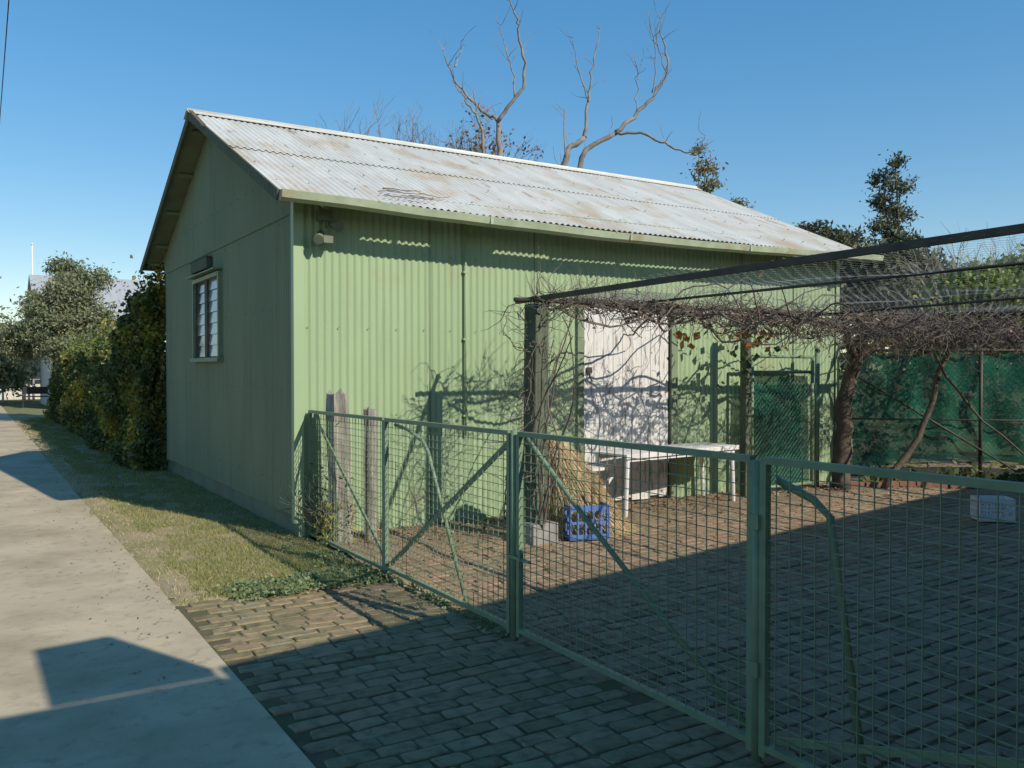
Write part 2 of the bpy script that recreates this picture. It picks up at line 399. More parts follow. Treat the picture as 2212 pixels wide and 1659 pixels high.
for sg in (1,-1):
    s1=W/2+.38; zz=-.034
    b.face([(-.29,W/2-sg*.02,ZP+zz),(-.045,W/2-sg*.02,ZP+zz),(-.045,W/2-sg*s1,ZP+zz-SL*s1),(-.29,W/2-sg*s1,ZP+zz-SL*s1)])
b.done('gable_soffit_shade',mGreenD,parent=shed)  # dark sheet added beneath the overhang to stand in for its shade
b=MB(); b.box(.0,L,-.008,.03,3.22,3.33); b.done('wall_plate',mTrim,parent=shed)
b=MB()
for sg in (1,-1):
    s1=W/2+.42
    b.bar((-.31,W/2,ZP-.035),(-.31,W/2-sg*s1,ZP-.035-SL*s1),.02,.10)
b.done('barge_board',mPostG,parent=shed)
b=MB()
b.bar((-.34,2.25,ZP-SL*.9+.03),(-.30,3.1,ZP+.01),.05,.025)
b.done('loose_barge_capping',mFrame,parent=shed)
prof=[(-.40,.075),(-.405,.0),(-.45,-.03),(-.505,-.005),(-.52,.06),(-.512,.066),(-.50,.0),(-.45,-.02),(-.412,.005),(-.408,.075)]
b=MB(); n=60; gx0,gx1=-.30,L+.32
def gz(x):
    t=(x-gx0)/(gx1-gx0); return 3.105-.07*math.sin(math.pi*min(1,t*1.05))+.008*noise.noise(Vector((x*1.4,0,0)))
for i in range(n+1):
    x=gx0+(gx1-gx0)*i/n
    for (y,z) in prof: b.v.append((x,y,gz(x)+z))
k=len(prof)
for i in range(n):
    for j in range(k):
        j2=(j+1)%k; b.f.append((i*k+j,i*k+j2,(i+1)*k+j2,(i+1)*k+j)); b.m.append(0); b.sm.append(False)
b.face([(gx0,y,gz(gx0)+z) for y,z in prof[:5]]); b.face([(gx1,y,gz(gx1)+z) for y,z in prof[:5]])
for x in (.6,2.0,3.4,4.8,6.2,7.5): b.box(x,x+.02,-.525,-.39,gz(x)+.058,gz(x)+.07)
for x in (1.8,3.6,5.5): b.box(x,x+.03,-.526,-.515,gz(x)-.01,gz(x)+.07)
b.done('gutter',mGut,parent=shed)
b=MB(); b.tube([(1.787,-.03,3.2),(1.787,-.03,.9)],.011,6)
for z in (1.1,1.9,2.6): b.box(1.76,1.815,-.035,-.005,z,z+.02)
b.done('conduit',mGreen,parent=shed)
b=MB(); nb=9
for i in range(nb):
    x0=DA+.02+(DB-DA-.04)*i/nb; x1=DA+.02+(DB-DA-.04)*(i+1)/nb
    b.box(x0+.003,x1-.003,.0+random.uniform(-.004,.004),.03,.05+random.uniform(-.02,.02),2.33)
b.done('barn_door',mDoor,parent=shed)
b=MB(); b.box(DA-.1,DB+.12,-.05,-.012,2.4,2.52); b.box(DA-.09,DA,-.035,-.012,0,2.4,); b.box(DB,DB+.1,-.04,-.012,0,2.4); b.box(DA,DB,.035,.06,0,2.46,1); b.box(DA,DB,-.04,.03,2.34,2.4,1)
b.done('door_frame',[mTrim,mDarkT],parent=shed)
b=MB(); b.box(DA+.05,DA+.12,-.03,-.012,1.55,1.62); b.tube([(DA+.08,-.03,1.55),(DA+.06,-.06,1.5),(DA+.1,-.06,1.46)],.008,5); b.done('door_latch',mSteel,parent=shed)
b=MB(); t=.05
b.box(-.075,-.005,WB0-t,WB0,WZ0-.02,WZ1+t,0); b.box(-.075,-.005,WB1,WB1+t,WZ0-.02,WZ1+t,0)
b.box(-.078,-.005,WB0,WB1,WZ1,WZ1+t,0); b.box(-.1,.0,WB0-.09,WB1+.09,WZ0-.07,WZ0-.021,0)
mid=(WB0+WB1)/2+.02
b.box(-.055,-.01,mid-.06,mid+.06,WZ0,WZ1-.001,1)
b.box(-.05,-.012,WB0+.001,WB0+.05,WZ0+.001,WZ1-.002,1); b.box(-.05,-.012,WB1-.05,WB1-.001,WZ0+.001,WZ1-.002,1)
nl=7
for i in range(nl):
    z0=WZ0+(WZ1-WZ0)*i/nl; z1=WZ0+(WZ1-WZ0)*(i+1)/nl+.006
    b.face([(-.032,WB0+.05,z0),(-.032,mid-.06,z0),(-.018,mid-.06,z1),(-.018,WB0+.05,z1)],2)
    b.face([(-.032,mid+.06,z0),(-.032,WB1-.05,z0),(-.018,WB1-.05,z1),(-.018,mid+.06,z1)],2 if i in (2,3) else 3)
b.box(.0,.01,WB0,WB1,WZ0,WZ1,3)
b.bar((-.09,WB0-.1,WZ1+.075),(-.09,WB1+.1,WZ1+.075),.11,.012)
b.done('louvre_window',[mTrim,mFrame,mGlass,mGlassD],parent=shed)
b=MB(); b.box(-.10,-.03,3.22,4.12,2.86,3.0); b.box(-.105,-.035,3.20,4.14,3.0,3.012); b.done('wall_vent_box',mPostG,parent=shed,bevel=.008)
b=MB()
b.box(.18,.30,-.10,-.012,3.0,3.10)
b.tube([(.24,-.08,3.02),(.24,-.12,2.93)],.012,6)
b.tube([(.29,-.10,2.97),(.33,-.22,2.93)],.03,10,r1=.055); b.tube([(.20,-.08,2.88),(.14,-.19,2.80)],.03,10,r1=.05); b.box(.2,.29,-.17,-.09,2.78,2.85)
b.done('security_light',mGreenD,parent=shed)
b=MB()
rs=lambda s_:ZP-SL*s_+.03
for k in range(9):
    x=.6+random.random()*.9; s0=3.2+random.random()*.25; pts=[]
    a_=random.uniform(-.5,.5)
    for i in range(5):
        pts.append((x+i*.09,W/2-(s0+a_*.05*i+random.uniform(-.02,.02)),rs(s0)+.015+random.random()*.02))
    b.tube(pts,.006,4,r1=.003)
b.done('fallen_twigs',mVine,parent=shed)

# ---------------- fence with gates ----------------
fen=root('mesh_fence_and_gates')
AF=.1; zt=lambda bb:1.195+(-bb)*.006
panels=[(-.04,-1.76),(-1.80,-3.60),(-3.70,-5.47),(-5.54,-7.35)]
fr=MB(); wr=MB()
for pi,(b0,b1) in enumerate(panels):
    z0=.07 if pi else .05
    a0=AF+ (0 if pi%2 else .004)
    for bb in (b0,b1):
        fr.bar((a0,bb,z0-.04),(a0,bb,zt(bb)),.032,.032,up=(1,0,0))
    fr.bar((a0,b0,zt(b0)+.004),(a0,b1,zt(b1)+.004),.034,.028); fr.bar((a0,b0,z0),(a0,b1,z0),.03,.026)
    n=int(abs(b1-b0)/.062)
    for i in range(1,n):
        bb=b0+(b1-b0)*i/n+random.uniform(-.002,.002); wr.tube([(a0-.006+random.uniform(-.002,.002),bb,z0),(a0-.006,bb+random.uniform(-.003,.003),zt(bb))],.0026,4,caps=False)
    m=22
    for j in range(1,m):
        f=j/m; za=z0+(zt(b0)-z0)*f; zb=z0+(zt(b1)-z0)*f
        wr.tube([(a0-.002,b0,za),(a0-.002+random.uniform(-.006,.006),(b0+b1)/2,(za+zb)/2+random.uniform(-.004,.004)),(a0-.002,b1,zb)],.0026,4,caps=False)
x=AF+.03
fr.bar((x,-.08,1.17),(x,-1.72,.12),.03,.012,up=(1,0,0))
fr.bar((x,-1.83,.1),(x,-3.56,1.17),.035,.012,up=(1,0,0))
fr.tube([(x+.03,-1.84,1.17),(x+.05,-2.0,1.15),(x+.06,-2.26,1.07),(x+.07,-2.32,1.0),(x+.12,-2.80,.0)],.014,8)
fr.tube([(x+.015,-3.72,1.19),(x+.02,-3.8,1.13),(x+.02,-4.24,.83),(x+.02,-5.41,.09)],.015,8)
fr.tube([(x+.02,-5.56,1.15),(x+.04,-5.72,1.09),(x+.05,-5.79,1.03),(x+.06,-5.95,.0)],.016,8)
fr.bar((x,-5.58,.1),(x,-7.3,.6),.03,.012,up=(1,0,0))
fr.tube([(AF,-3.65,-.05),(AF,-3.65,1.24)],.024,10)
fr.tube([(AF-.005,-5.505,-.05),(AF-.005,-5.505,1.23)],.02,10)
for z in (.35,.95): fr.box(AF-.03,AF+.03,-5.53,-5.48,z,z+.06)
fr.bar((AF-.03,-3.62,.5),(AF-.03,-3.86,.5),.016,.016); fr.bar((AF-.045,-3.78,.5),(AF-.045,-3.78,.56),.012,.012)
fr.done('gate_frames',mGate,parent=fen); wr.done('weld_mesh',mGate,parent=fen)
ch=MB()
def link(b,c,rot,ln=.028,r=.0045):
    pts=[]
    for i in range(13):
        t=2*math.pi*i/12; u=math.cos(t)*.012; v=math.sin(t)*ln
        pts.append((c[0]+u*math.cos(rot),c[1]+u*math.sin(rot),c[2]+v))
    b.tube(pts,r,5,caps=False)
for i in range(9): link(ch,(AF+.05+.01*math.sin(i),-3.54,1.0-i*.045),(i%2)*1.57)
for i in range(8): link(ch,(AF+.055,-3.49+.005*i,.98-i*.045),((i+1)%2)*1.57)
ch.box(AF+.04,AF+.07,-3.55,-3.50,.56,.62)
ch.done('chain',mSteel,parent=fen)

def oldpost(name,x,y,h,r,lean,seed):
    b=MB(); n=14; rings=16
    for k in range(rings+1):
        z=h*k/rings-.05
        for j in range(n):
            t=2*math.pi*j/n; rr=r*(1+.35*noise.noise(Vector((math.cos(t)*1.6,math.sin(t)*1.6,z*1.6+seed)))+.12*math.sin(5*t+seed)) *(1.15-.2*k/rings)
            top=.10*noise.noise(Vector((math.cos(t)*2,math.sin(t)*2,seed))) if k==rings else 0
            b.v.append((x+lean[0]*z+rr*math.cos(t),y+lean[1]*z+rr*math.sin(t),z+top))
    for k in range(rings):
        for j in range(n):
            j2=(j+1)%n; b.f.append((k*n+j,k*n+j2,(k+1)*n+j2,(k+1)*n+j)); b.m.append(0); b.sm.append(False)
    b.f.append(tuple(rings*n+j for j in range(n))); b.m.append(0); b.sm.append(False)
    b.done(name,mTimb)
oldpost('weathered_timber_post',.27,-.42,1.42,.095,(-.02,.02),1)
oldpost('weathered_timber_post',.56,-.40,1.27,.058,(.0,0),5)
b=MB()
for k in range(60):
    p_=Vector((random.uniform(.12,.3),random.uniform(-.5,-.05),0)); d=Vector((random.uniform(-.2,.2),random.uniform(-.3,.3),1)); pts=[p_.copy()]
    for i in range(random.randint(4,9)):
        d+=Vector((random.gauss(0,.35),random.gauss(0,.35),random.gauss(0,.2))); d.normalize(); p_=p_+d*.09; pts.append(p_.copy())
    b.tube(pts,.004,3,r1=.002)
cl=b.done('corner_vine',mVine)
P=np.column_stack([rng.uniform(.05,.35,500),rng.uniform(-.6,-.03,500),np.abs(rng.normal(0,.3,500))]); leaves('leaves',P,.024,mIvy,parent=cl)

# ---------------- pergola ----------------
per=root('pergola')
b=MB(); b.box(-.085,.085,-.08,.08,.02,2.2,0,Matrix.Translation((1.82,-1.28,0))@Matrix.Rotation(.2,4,'Z')@Matrix.Rotation(.012,4,'Y'))
b.box(5.50,5.60,-.46,-.36,0,2.2)
b.done('posts',mPostG,parent=per,bevel=.012)
b=MB(); b.box(1.68,1.96,-1.47,-1.30,.0,.19); b.box(1.72,1.95,-1.30,-1.16,0,.17); b.done('footing_block',mBlock,parent=per,bevel=.01)
b=MB()
b.tube([(1.62,-1.25,2.235),(8.2,-1.25,2.26)],.022,8)
b.bar((1.80,-1.0,2.24),(1.92,-6.2,2.32),.032,.046)
b.tube([(3.25,-1.0,2.28),(3.25,-6.5,2.30)],.013,8)
b.tube([(5.6,-.4,2.2),(5.6,-6.5,2.30)],.013,8)
b.tube([(8.0,-.2,2.26),(8.0,-6.0,2.27)],.028,8)
b.tube([(8.7,-.6,1.98),(9.2,-5.0,2.0)],.03,8)
b.done('rails',mSteel,parent=per)
b=MB(); s_=.05; hx=s_*1.5; hy=s_*math.sqrt(3)
def sagz(x,y): return 2.315+.03*noise.noise(Vector((x*1.3,y*1.3,0)))-.04*math.sin(max(0,min(1,(x-1.9)/1.4))*math.pi)*(x<3.3)-.05*math.sin(max(0,min(1,(x-3.3)/2.3))*math.pi)*(3.3<=x<5.6)-.05*math.sin(max(0,min(1,(x-5.6)/2.4))*math.pi)*(x>=5.6)
nx=int((8.1-1.9)/hx); ny=int(4.6/hy)
for i in range(nx):
    for j in range(ny):
        cx=1.9+i*hx; cy=-1.2-j*hy-(hy/2 if i%2 else 0)
        pts=[]
        for t in (0,60,120,180):
            X=cx+s_*math.cos(math.radians(t)); Y=cy+s_*math.sin(math.radians(t)); pts.append((X,Y,sagz(X,Y)))
        b.tube(pts,.0008,3,caps=False)
b.done('chicken_wire',mWire,parent=per)
b=MB(); s_=.03; hx=s_*1.5; hy=s_*math.sqrt(3)
for i in range(9):
    for j in range(28):
        cx=1.93+i*hx; cz=2.15-j*hy-(hy/2 if i%2 else 0); pts=[]
        for t in (0,60,120,180):
            pts.append((cx+s_*math.cos(math.radians(t)),-1.28+.03*math.sin(cz*5+cx*9),cz+s_*math.sin(math.radians(t))))
        b.tube(pts,.0009,3,caps=False)
b.done('hanging_wire',mWire,parent=per)

# ---------------- grape vine ----------------
vine=root('grape_vine')
b=MB(); leafP=[]
def twig(p,d,n,step,r,wob,grav=0,target=None):
    pts=[p.copy()]
    for i in range(n):
        d=d+Vector((random.gauss(0,wob),random.gauss(0,wob),random.gauss(0,wob)-grav))
        if target is not None: d.z+= (target-p.z)*1.2
        d.normalize(); p=p+d*step; pts.append(p.copy())
    b.tube(pts,r,4,r1=r*.35,caps=False); return pts
for k in range(22):
    p0=Vector((random.uniform(1.8,6.5),-1.25+random.uniform(-.15,.15),2.15+random.uniform(-.05,.1)))
    pts=twig(p0,Vector((1,0,0)),22,.11,.016,.22,target=2.16)
for k in range(2000):
    a=1.75+7.4*random.random()**.72
    far=min(1,max(0,(a-3)/3))
    yy=-1.25+random.gauss(0,.2)-(random.random()*1.3*far)
    p0=Vector((a,yy,2.2+random.gauss(0,.05)-.26*far*random.random()))
    d=Vector((random.gauss(0,1),random.gauss(0,.8),random.gauss(-.02,.3)))
    pts=twig(p0,d.normalized(),random.randint(4,8) if a>4 else random.randint(3,6),.065,.0055,.42,grav=.02)
    if random.random()<.13: leafP.append(pts[-1])
for k in range(150):
    z=random.uniform(.5,2.3); p0=Vector((1.82+random.gauss(0,.1),-1.28+random.gauss(0,.09),z))
    twig(p0,Vector((random.gauss(0,.6),random.gauss(0,.6),random.uniform(-1,1))).normalized(),random.randint(5,9),.07,.005,.4)
for k in range(5):
    p0=Vector((1.80+random.gauss(0,.05),-1.4+random.gauss(0,.05),0)); twig(p0,Vector((-.05,0,1)),22,.1,.012,.10)
for k in range(90):
    p0=Vector((random.uniform(1.9,4.6),-1.25+random.gauss(0,.2),2.25)); twig(p0,Vector((random.gauss(0,.5),random.gauss(0,.5),1)).normalized(),random.randint(3,6),.07,.004,.3)
b.done('canes',mVine,parent=vine)
b=MB()
def thick(pts,r0,r1,sides=8):
    out=[]; P_=[Vector(p) for p in pts]
    for i in range(len(P_)-1):
        for t in range(3):
            q=P_[i].lerp(P_[i+1],t/3); out.append(q+Vector((random.gauss(0,.014),random.gauss(0,.014),0)))
    out.append(P_[-1]); b.tube(out,r0,sides,r1=r1)
thick([(7.18,-.55,0),(7.2,-.6,.5),(7.12,-.62,1.0),(7.2,-.7,1.5),(7.22,-.8,1.85),(7.0,-1.1,2.2)],.125,.08)
thick([(7.2,-.75,1.7),(7.5,-1.0,2.0),(8.1,-1.25,2.2)],.06,.04)
thick([(7.2,-.75,1.75),(6.6,-1.1,2.1),(5.6,-1.25,2.2)],.06,.03)
thick([(7.6,-.9,.0),(8.0,-1.15,.7),(8.15,-1.25,1.2),(8.25,-1.4,1.8),(8.1,-1.3,2.2)],.045,.03)
thick([(7.7,-1.4,2.1),(8.2,-1.4,1.5),(8.8,-1.6,.9),(9.3,-1.9,.4)],.02,.012,6)
b.done('trunks',mBarkD,parent=vine)
P=np.array([np.array(p) for p in leafP]); P=P+rng.normal(size=P.shape)*.03
leaves('dry_leaves',P,.042,mLitter,parent=vine,elong=1.2)
Q=[]
for c0 in ((3.55,-1.3,1.98),(3.75,-1.35,1.92),(4.35,-1.5,1.95),(4.5,-1.5,1.85),(4.62,-1.5,1.9),(6.3,-1.6,1.93),(6.5,-1.6,1.88),(7.6,-1.6,1.95)):
    Q.append(np.array(c0)+rng.normal(size=(random.randint(4,9),3))*.06)
leaves('yellow_leaves',np.vstack(Q),.075,mYelL,parent=vine,elong=1.2)
Q=rng.normal(size=(60,3))*np.array([.25,.1,.25])+np.array([5.3,-.6,1.85]); leaves('gate_leaves',Q,.07,mIvy,parent=vine,elong=1.2)
Q=rng.normal(size=(70,3))*np.array([.7,.12,.06])+np.array([4.6,-1.3,2.12]); leaves('rail_leaves',Q,.065,mLitter,parent=vine,elong=1.2)

# ---------------- table etc ----------------
tb=MB()
Mt=Matrix.Translation((3.3,-.82,0))@Matrix.Rotation(math.atan2(.2,1.9),4,'Z')
tb.box(0,1.92,0,.56,.66,.685,0,Mt); tb.box(0,1.92,-.006,.0,.635,.688,0,Mt)
for x_,y_ in ((.06,.04),(1.84,.04),(.06,.5),(1.84,.5)):
    tb.tube([Mt@Vector((x_,y_,.66)),Mt@Vector((x_+(.03 if x_>1 else -.03),y_,.0))],.026,8)
tb.box(.05,1.87,.02,.05,.6,.659,0,Mt); tb.box(.05,1.87,.49,.52,.6,.659,0,Mt)
tb.done('white_table',mWhite,bevel=.004)
bn=MB(); Mb=Matrix.Translation((2.75,-.62,0))@Matrix.Rotation(.15,4,'Z')
bn.box(0,.75,0,.3,.5,.53,0,Mb)
for y_ in (.03,.27):
    bn.bar(Mb@Vector((.02,y_,.5)),Mb@Vector((.55,y_,.02)),.045,.03); bn.bar(Mb@Vector((.7,y_,.5)),Mb@Vector((.2,y_,.02)),.045,.03)
bn.bar(Mb@Vector((.55,.03,.04)),Mb@Vector((.55,.27,.04)),.03,.03)
bn.done('folding_bench',mWhite)
st=MB(); top=Vector((2.13,-1.12,.93)); bs=Vector((2.52,-1.15,0))
n=16
for k in range(7):
    t=k/6; cpt=bs.lerp(top,t); r=(.36*(1-t)**.6+.05)
    for j in range(n): st.v.append((cpt.x+r*math.cos(j*2*math.pi/n),cpt.y+r*.8*math.sin(j*2*math.pi/n),cpt.z))
for k in range(6):
    for j in range(n):
        j2=(j+1)%n; st.f.append((k*n+j,k*n+j2,(k+1)*n+j2,(k+1)*n+j)); st.m.append(0); st.sm.append(True)
so=st.done('straw_bundle',mStrawD)
st=MB()
for k in range(3000):
    t=random.random(); th=random.random()*6.28; r=(.36*(1-t)**.6+.055); cpt=bs.lerp(top,t)
    p0=Vector((cpt.x+r*math.cos(th),cpt.y+.8*r*math.sin(th),cpt.z))
    d=(bs+Vector((.36*math.cos(th),.3*math.sin(th),0))-top).normalized()
    l=random.uniform(.12,.3); nrm=Vector((math.cos(th),math.sin(th),.3))*.035
    d2=d+Vector((random.gauss(0,.14),random.gauss(0,.14),random.gauss(0,.1)))
    q=p0+d2*l+nrm*random.random()
    if q.z<.005:q.z=.005
    st.tube([p0-d*.02,(p0+q)/2+nrm*.3*random.random(),q],.0035,3,r1=.0015,caps=False)
st.done('straw',mStraw,parent=so)
def crate(name,loc,rz,w,d,h,mat):
    b=MB(); Mc=Matrix.Translation(loc)@Matrix.Rotation(rz,4,'Z')
    t=.012
    b.box(-w/2,w/2,-d/2,d/2,0,.012,0,Mc)
    for sx in (-1,1):
        b.box(sx*w/2-t/2,sx*w/2+t/2,-d/2,d/2,h-.05,h,0,Mc); b.box(sx*w/2-t/2,sx*w/2+t/2,-d/2,d/2,.012,.05,0,Mc); b.box(sx*w/2-t/2,sx*w/2+t/2,-d/2,d/2,h*.5-.012,h*.5+.012,0,Mc)
        for k in range(6):
            y_=-d/2+d*k/5; b.box(sx*w/2-t/2-.001,sx*w/2+t/2+.001,y_-.008,y_+.008,.012,h-.001,0,Mc)
    for sy in (-1,1):
        b.box(-w/2+t,w/2-t,sy*d/2-t/2,sy*d/2+t/2,h-.05,h,0,Mc); b.box(-w/2+t,w/2-t,sy*d/2-t/2,sy*d/2+t/2,.012,.05,0,Mc); b.box(-w/2+t,w/2-t,sy*d/2-t/2,sy*d/2+t/2,h*.5-.012,h*.5+.012,0,Mc)
        for k in range(6):
            x_=-w/2+w*k/5; b.box(x_-.008,x_+.008,sy*d/2-t/2-.001,sy*d/2+t/2+.001,.012,h-.001,0,Mc)
    return b.done(name,mat,frame=False)
crate('blue_milk_crate',(.68,8.16,.012),.25,.38,.34,.32,mBlue)
crate('white_crate',(5.05,9.05,.012),-.15,.33,.25,.24,mWhite)

# ---------------- yard gate + shade cloth fence ----------------
def chainlink(b,P0,U,w,z0,z1,r=.0018,pitch=.07):
    P0=Vector(P0);U=Vector(U).normalized();h=z1-z0
    for sg in (1,-1):
        c_=-h
        while c_<w+h:
            t0=max(0,-c_); t1=min(h,w-c_)
            if t1>t0+.01:
                pa=P0+U*(c_+t0); pb=P0+U*(c_+t1)
                za=t0 if sg==1 else h-t0; zb=t1 if sg==1 else h-t1
                b.tube([(pa.x,pa.y,z0+za),(pb.x,pb.y,z0+zb)],r,3,caps=False)
            c_+=pitch
gt=root('chain_link_gate')
b=MB(); A0,A1,B0=5.76,6.91,-.32
for a_,b_ in ((A0,0),(A1,0)): b.tube([(a_,B0,.06),(a_,B0,1.76)],.024,8)
for z in (.08,1.56,1.76): b.tube([(A0,B0,z),(A1,B0,z)],.022,8)
b.tube([(A1+.1,B0,0),(A1+.1,B0,1.9)],.034,8)
b.done('frame',mGate,parent=gt)
b=MB(); chainlink(b,(A0,B0,0),(1,0,0),A1-A0,.08,1.56,r=.0022); b.done('chain_link',mWire,parent=gt)
b=MB(); b.face([(A0+.02,B0+.03,.1),(A1-.02,B0+.03,.1),(A1-.06,B0+.03,1.5),(A0+.05,B0+.03,1.56)]); b.done('cloth',mCloth,parent=gt)
sf=root('shade_cloth_fence',frame=False)
b=MB(); X0,X1,Yf=4.75,9.6,12.15
for x_ in (X0,6.6,8.4,X1): b.tube([(x_,Yf,0),(x_,Yf,1.88)],.025,8)
b.tube([(X0,Yf,1.86),(X1,Yf,1.86)],.02,8); b.tube([(X0,Yf,.9),(X1,Yf,.85)],.012,6); b.tube([(X0,Yf,.1),(X1,Yf,.1)],.012,6)
b.tube([(X0+.1,Yf-.02,1.5),(7.1,Yf-.05,.15)],.015,6)
b.done('posts',mSteel,frame=False,parent=sf)
b=MB(); chainlink(b,(X0,Yf-.01,0),(1,0,0),X1-X0,.08,1.86,pitch=.075); b.done('chain_link',mSteel,frame=False,parent=sf)
b=MB(); nx,nz=70,12
for j in range(nz+1):
    for i in range(nx+1):
        x_=X0+.05+(X1-X0-.05)*i/nx; z0=.30+.22*noise.noise(Vector((x_*.9,0,0))); z=z0+(1.84-.04*abs(math.sin(x_*3))-z0)*j/nz
        b.v.append((x_,Yf+.09+.16*noise.noise(Vector((x_*3,z*1.5,2))),z))
for j in range(nz):
    for i in range(nx):
        k=j*(nx+1)+i; b.f.append((k,k+1,k+nx+2,k+nx+1)); b.m.append(0); b.sm.append(True)
b.done('cloth',mCloth,frame=False,parent=sf)
b=MB(); x_=4.3
while x_<9.2:
    b.box(x_,x_+.21,11.55+random.uniform(-.02,.02),11.66,0,.08+random.uniform(-.01,.01)); x_+=.225
b.done('garden_edging',mBrickW,frame=False)
P,cs=clumps([(6.2,14,.9,.9,.6,.8),(8.2,14.5,1.1,1.3,.8,1.0),(10.3,14.5,1.1,1.2,.8,1.1)],90,60,.14)
leaves('garden_shrubs',P,.07,mPine,frame=False)
P=np.column_stack([rng.uniform(4.8,9.5,900),rng.uniform(11.7,12.1,900),np.abs(rng.normal(0,.12,900))]); leaves('fence_weeds',P,.06,mIvy,frame=False)

# ---------------- hedge left ----------------
hd=root('ivy_covered_fence')
b=MB(); b.box(-.06,.12,6.9,23,0,1.7); b.done('core',mCore,parent=hd)  # near-black filler box added inside to block light through the leaves
P=[]
n=62000
y=6.4+16.8*rng.random(n)**1.5; t=rng.random(n)
side=rng.random(n)<.72
for i in range(n):
    yy=y[i]; hh=2.0+.45*noise.noise(Vector((yy*.5,0,0)))+(.35 if yy<7.6 else 0)+.2*noise.noise(Vector((yy*2,3,0)))
    if 6.3<yy<7.2 : hh+=.2
    th=.34+.42*noise.noise(Vector((yy*.6,t[i]*2.5,5)))+.15*noise.noise(Vector((yy*3,t[i]*6,8)))
    z=t[i]*hh
    bulge=math.sin(min(1,t[i]*1.05)*math.pi*.9)**.5 if t[i]>0 else 0
    if side[i]: P.append((-(th*(.55+.5*bulge))-rng.normal()*.05-.12*(t[i]<.15),yy,z))
    else: P.append((rng.uniform(-th,.25),yy,hh-abs(rng.normal())*.08+(.22*abs(rng.normal()) if rng.random()<.2 else 0)))
leaves('foliage',np.array(P),.058,mIvy,parent=hd,elong=1.3)
Q=np.column_stack([rng.uniform(-.38,.05,4500),rng.uniform(6.33,7.1,4500),rng.uniform(0,2.7,4500)]); Q[:,0]*=(.6+.4*np.sin(Q[:,2]*3))
leaves('corner_foliage',Q,.055,mIvy,parent=hd,elong=1.3)
P=rng.normal(size=(800,3))*np.array([.13,.10,.28])+np.array([.0,6.52,2.8]); leaves('creeper',P,.055,mIvy,parent=hd,elong=1.3)
b=MB()
for i in range(16): b.box(-.25,-.22,23.6+i*.14,23.66+i*.14,0,1.9)
for z in (.3,.9,1.5,1.88): b.box(-.22,-.2,23.5,25.9,z,z+.05)
b.done('lattice_fence',mWall2)

# ---------------- trees ----------------
def tree(name,base,blobs,ncl,per,spread,lsize,lmat,bark,trunk=.12,frame=False,elong=1.8):
    r=root(name,frame=frame)
    P,cs=clumps(blobs,ncl,per,spread)
    leaves('foliage',P,lsize,lmat,frame=frame,parent=r,elong=elong)
    b=MB(); base=Vector(base); zc=min(q[2]-q[5]*.4 for q in blobs); cen=Vector((sum(q[0] for q in blobs)/len(blobs),sum(q[1] for q in blobs)/len(blobs),zc))
    fork=base.lerp(cen,.75)
    b.tube([base,base.lerp(fork,.5)+Vector((random.gauss(0,.05),0,0)),fork],trunk,8,r1=trunk*.7)
    for q in blobs:
        c_=Vector(q[:3]); b.tube([fork,fork.lerp(c_,.5)+Vector((random.gauss(0,.1),random.gauss(0,.1),.1)),c_],trunk*.55,6,r1=trunk*.2)
    for c_ in cs[::3]:
        c_=Vector(c_); q=min(blobs,key=lambda q:(Vector(q[:3])-c_).length); o=Vector(q[:3]); b.tube([o,o.lerp(c_,.6)+Vector((0,0,.05)),c_],trunk*.16,4,r1=.006)
    b.done('trunk',bark,frame=frame,parent=r)
    return r
def px(x,y,D): return (x-1106)*D/1865, 1.6+(797-y)*D/1865
def bl(x,y,rx,ry,D,dd=0,depth=1.0):
    X,Z=px(x,y,D); k=D/1865; return (X,D+dd,Z,rx*k,max(rx,ry)*k*depth,ry*k)
tree('pepper_tree',(-13.3,26.6,0),[bl(150,640,52,42,26),bl(195,605,32,22,26.5),bl(105,700,52,50,25.5),bl(195,700,50,45,26),bl(50,740,42,38,26),bl(175,758,75,36,25.5),bl(140,580,28,16,26.5),bl(255,740,36,26,26),bl(85,655,28,22,26)],400,80,.15,.048,mOlive,mBarkD,.16,elong=2.4)
tree('street_tree',(-24,40,0),[bl(10,800,45,40,40),bl(-30,740,60,60,40),bl(10,730,26,22,42)],110,60,.3,.12,mOlive,mBarkD,.2)
tree('gum_tree',(14.6,33,0),[bl(1930,350,10,16,33),bl(1914,385,20,16,33,.4),bl(1942,403,20,16,33),bl(1903,438,22,16,33),bl(1948,460,26,16,33,.5),bl(1912,492,30,16,33),bl(1955,522,40,16,33),bl(1925,555,50,26,33),bl(1975,585,45,34,34)],190,38,.17,.07,mPine,mBarkD,.12,elong=2.8)
tree('pine_tree',(11.8,36,0),[bl(1755,508,32,18,36),bl(1815,530,36,22,36),bl(1850,560,40,30,36),bl(1800,590,60,45,36)],170,55,.24,.09,mPine,mBarkD,.2,elong=2.6)
tree('pine_tree',(12.2,28,0),[bl(1880,580,50,40,28),bl(1900,640,80,60,28),bl(1990,610,60,55,28),bl(1960,680,100,60,27),bl(2080,640,60,50,28)],340,70,.24,.10,mPine,mBarkD,.2,elong=2.4)
tree('leafy_tree',(10.8,19.5,0),[bl(2130,635,80,45,19),bl(2060,670,60,45,19),bl(2210,615,70,45,19),bl(2180,695,90,60,19),bl(2040,740,70,50,20)],420,70,.17,.075,mFresh,mBarkD,.14)
tree('slender_gum_tree',(5.2,24,0),[bl(1508,330,12,10,24),bl(1522,366,22,14,24),bl(1528,402,18,12,24),bl(1590,442,16,6,24)],38,26,.12,.05,mGum,mBark,.04,elong=2.6)
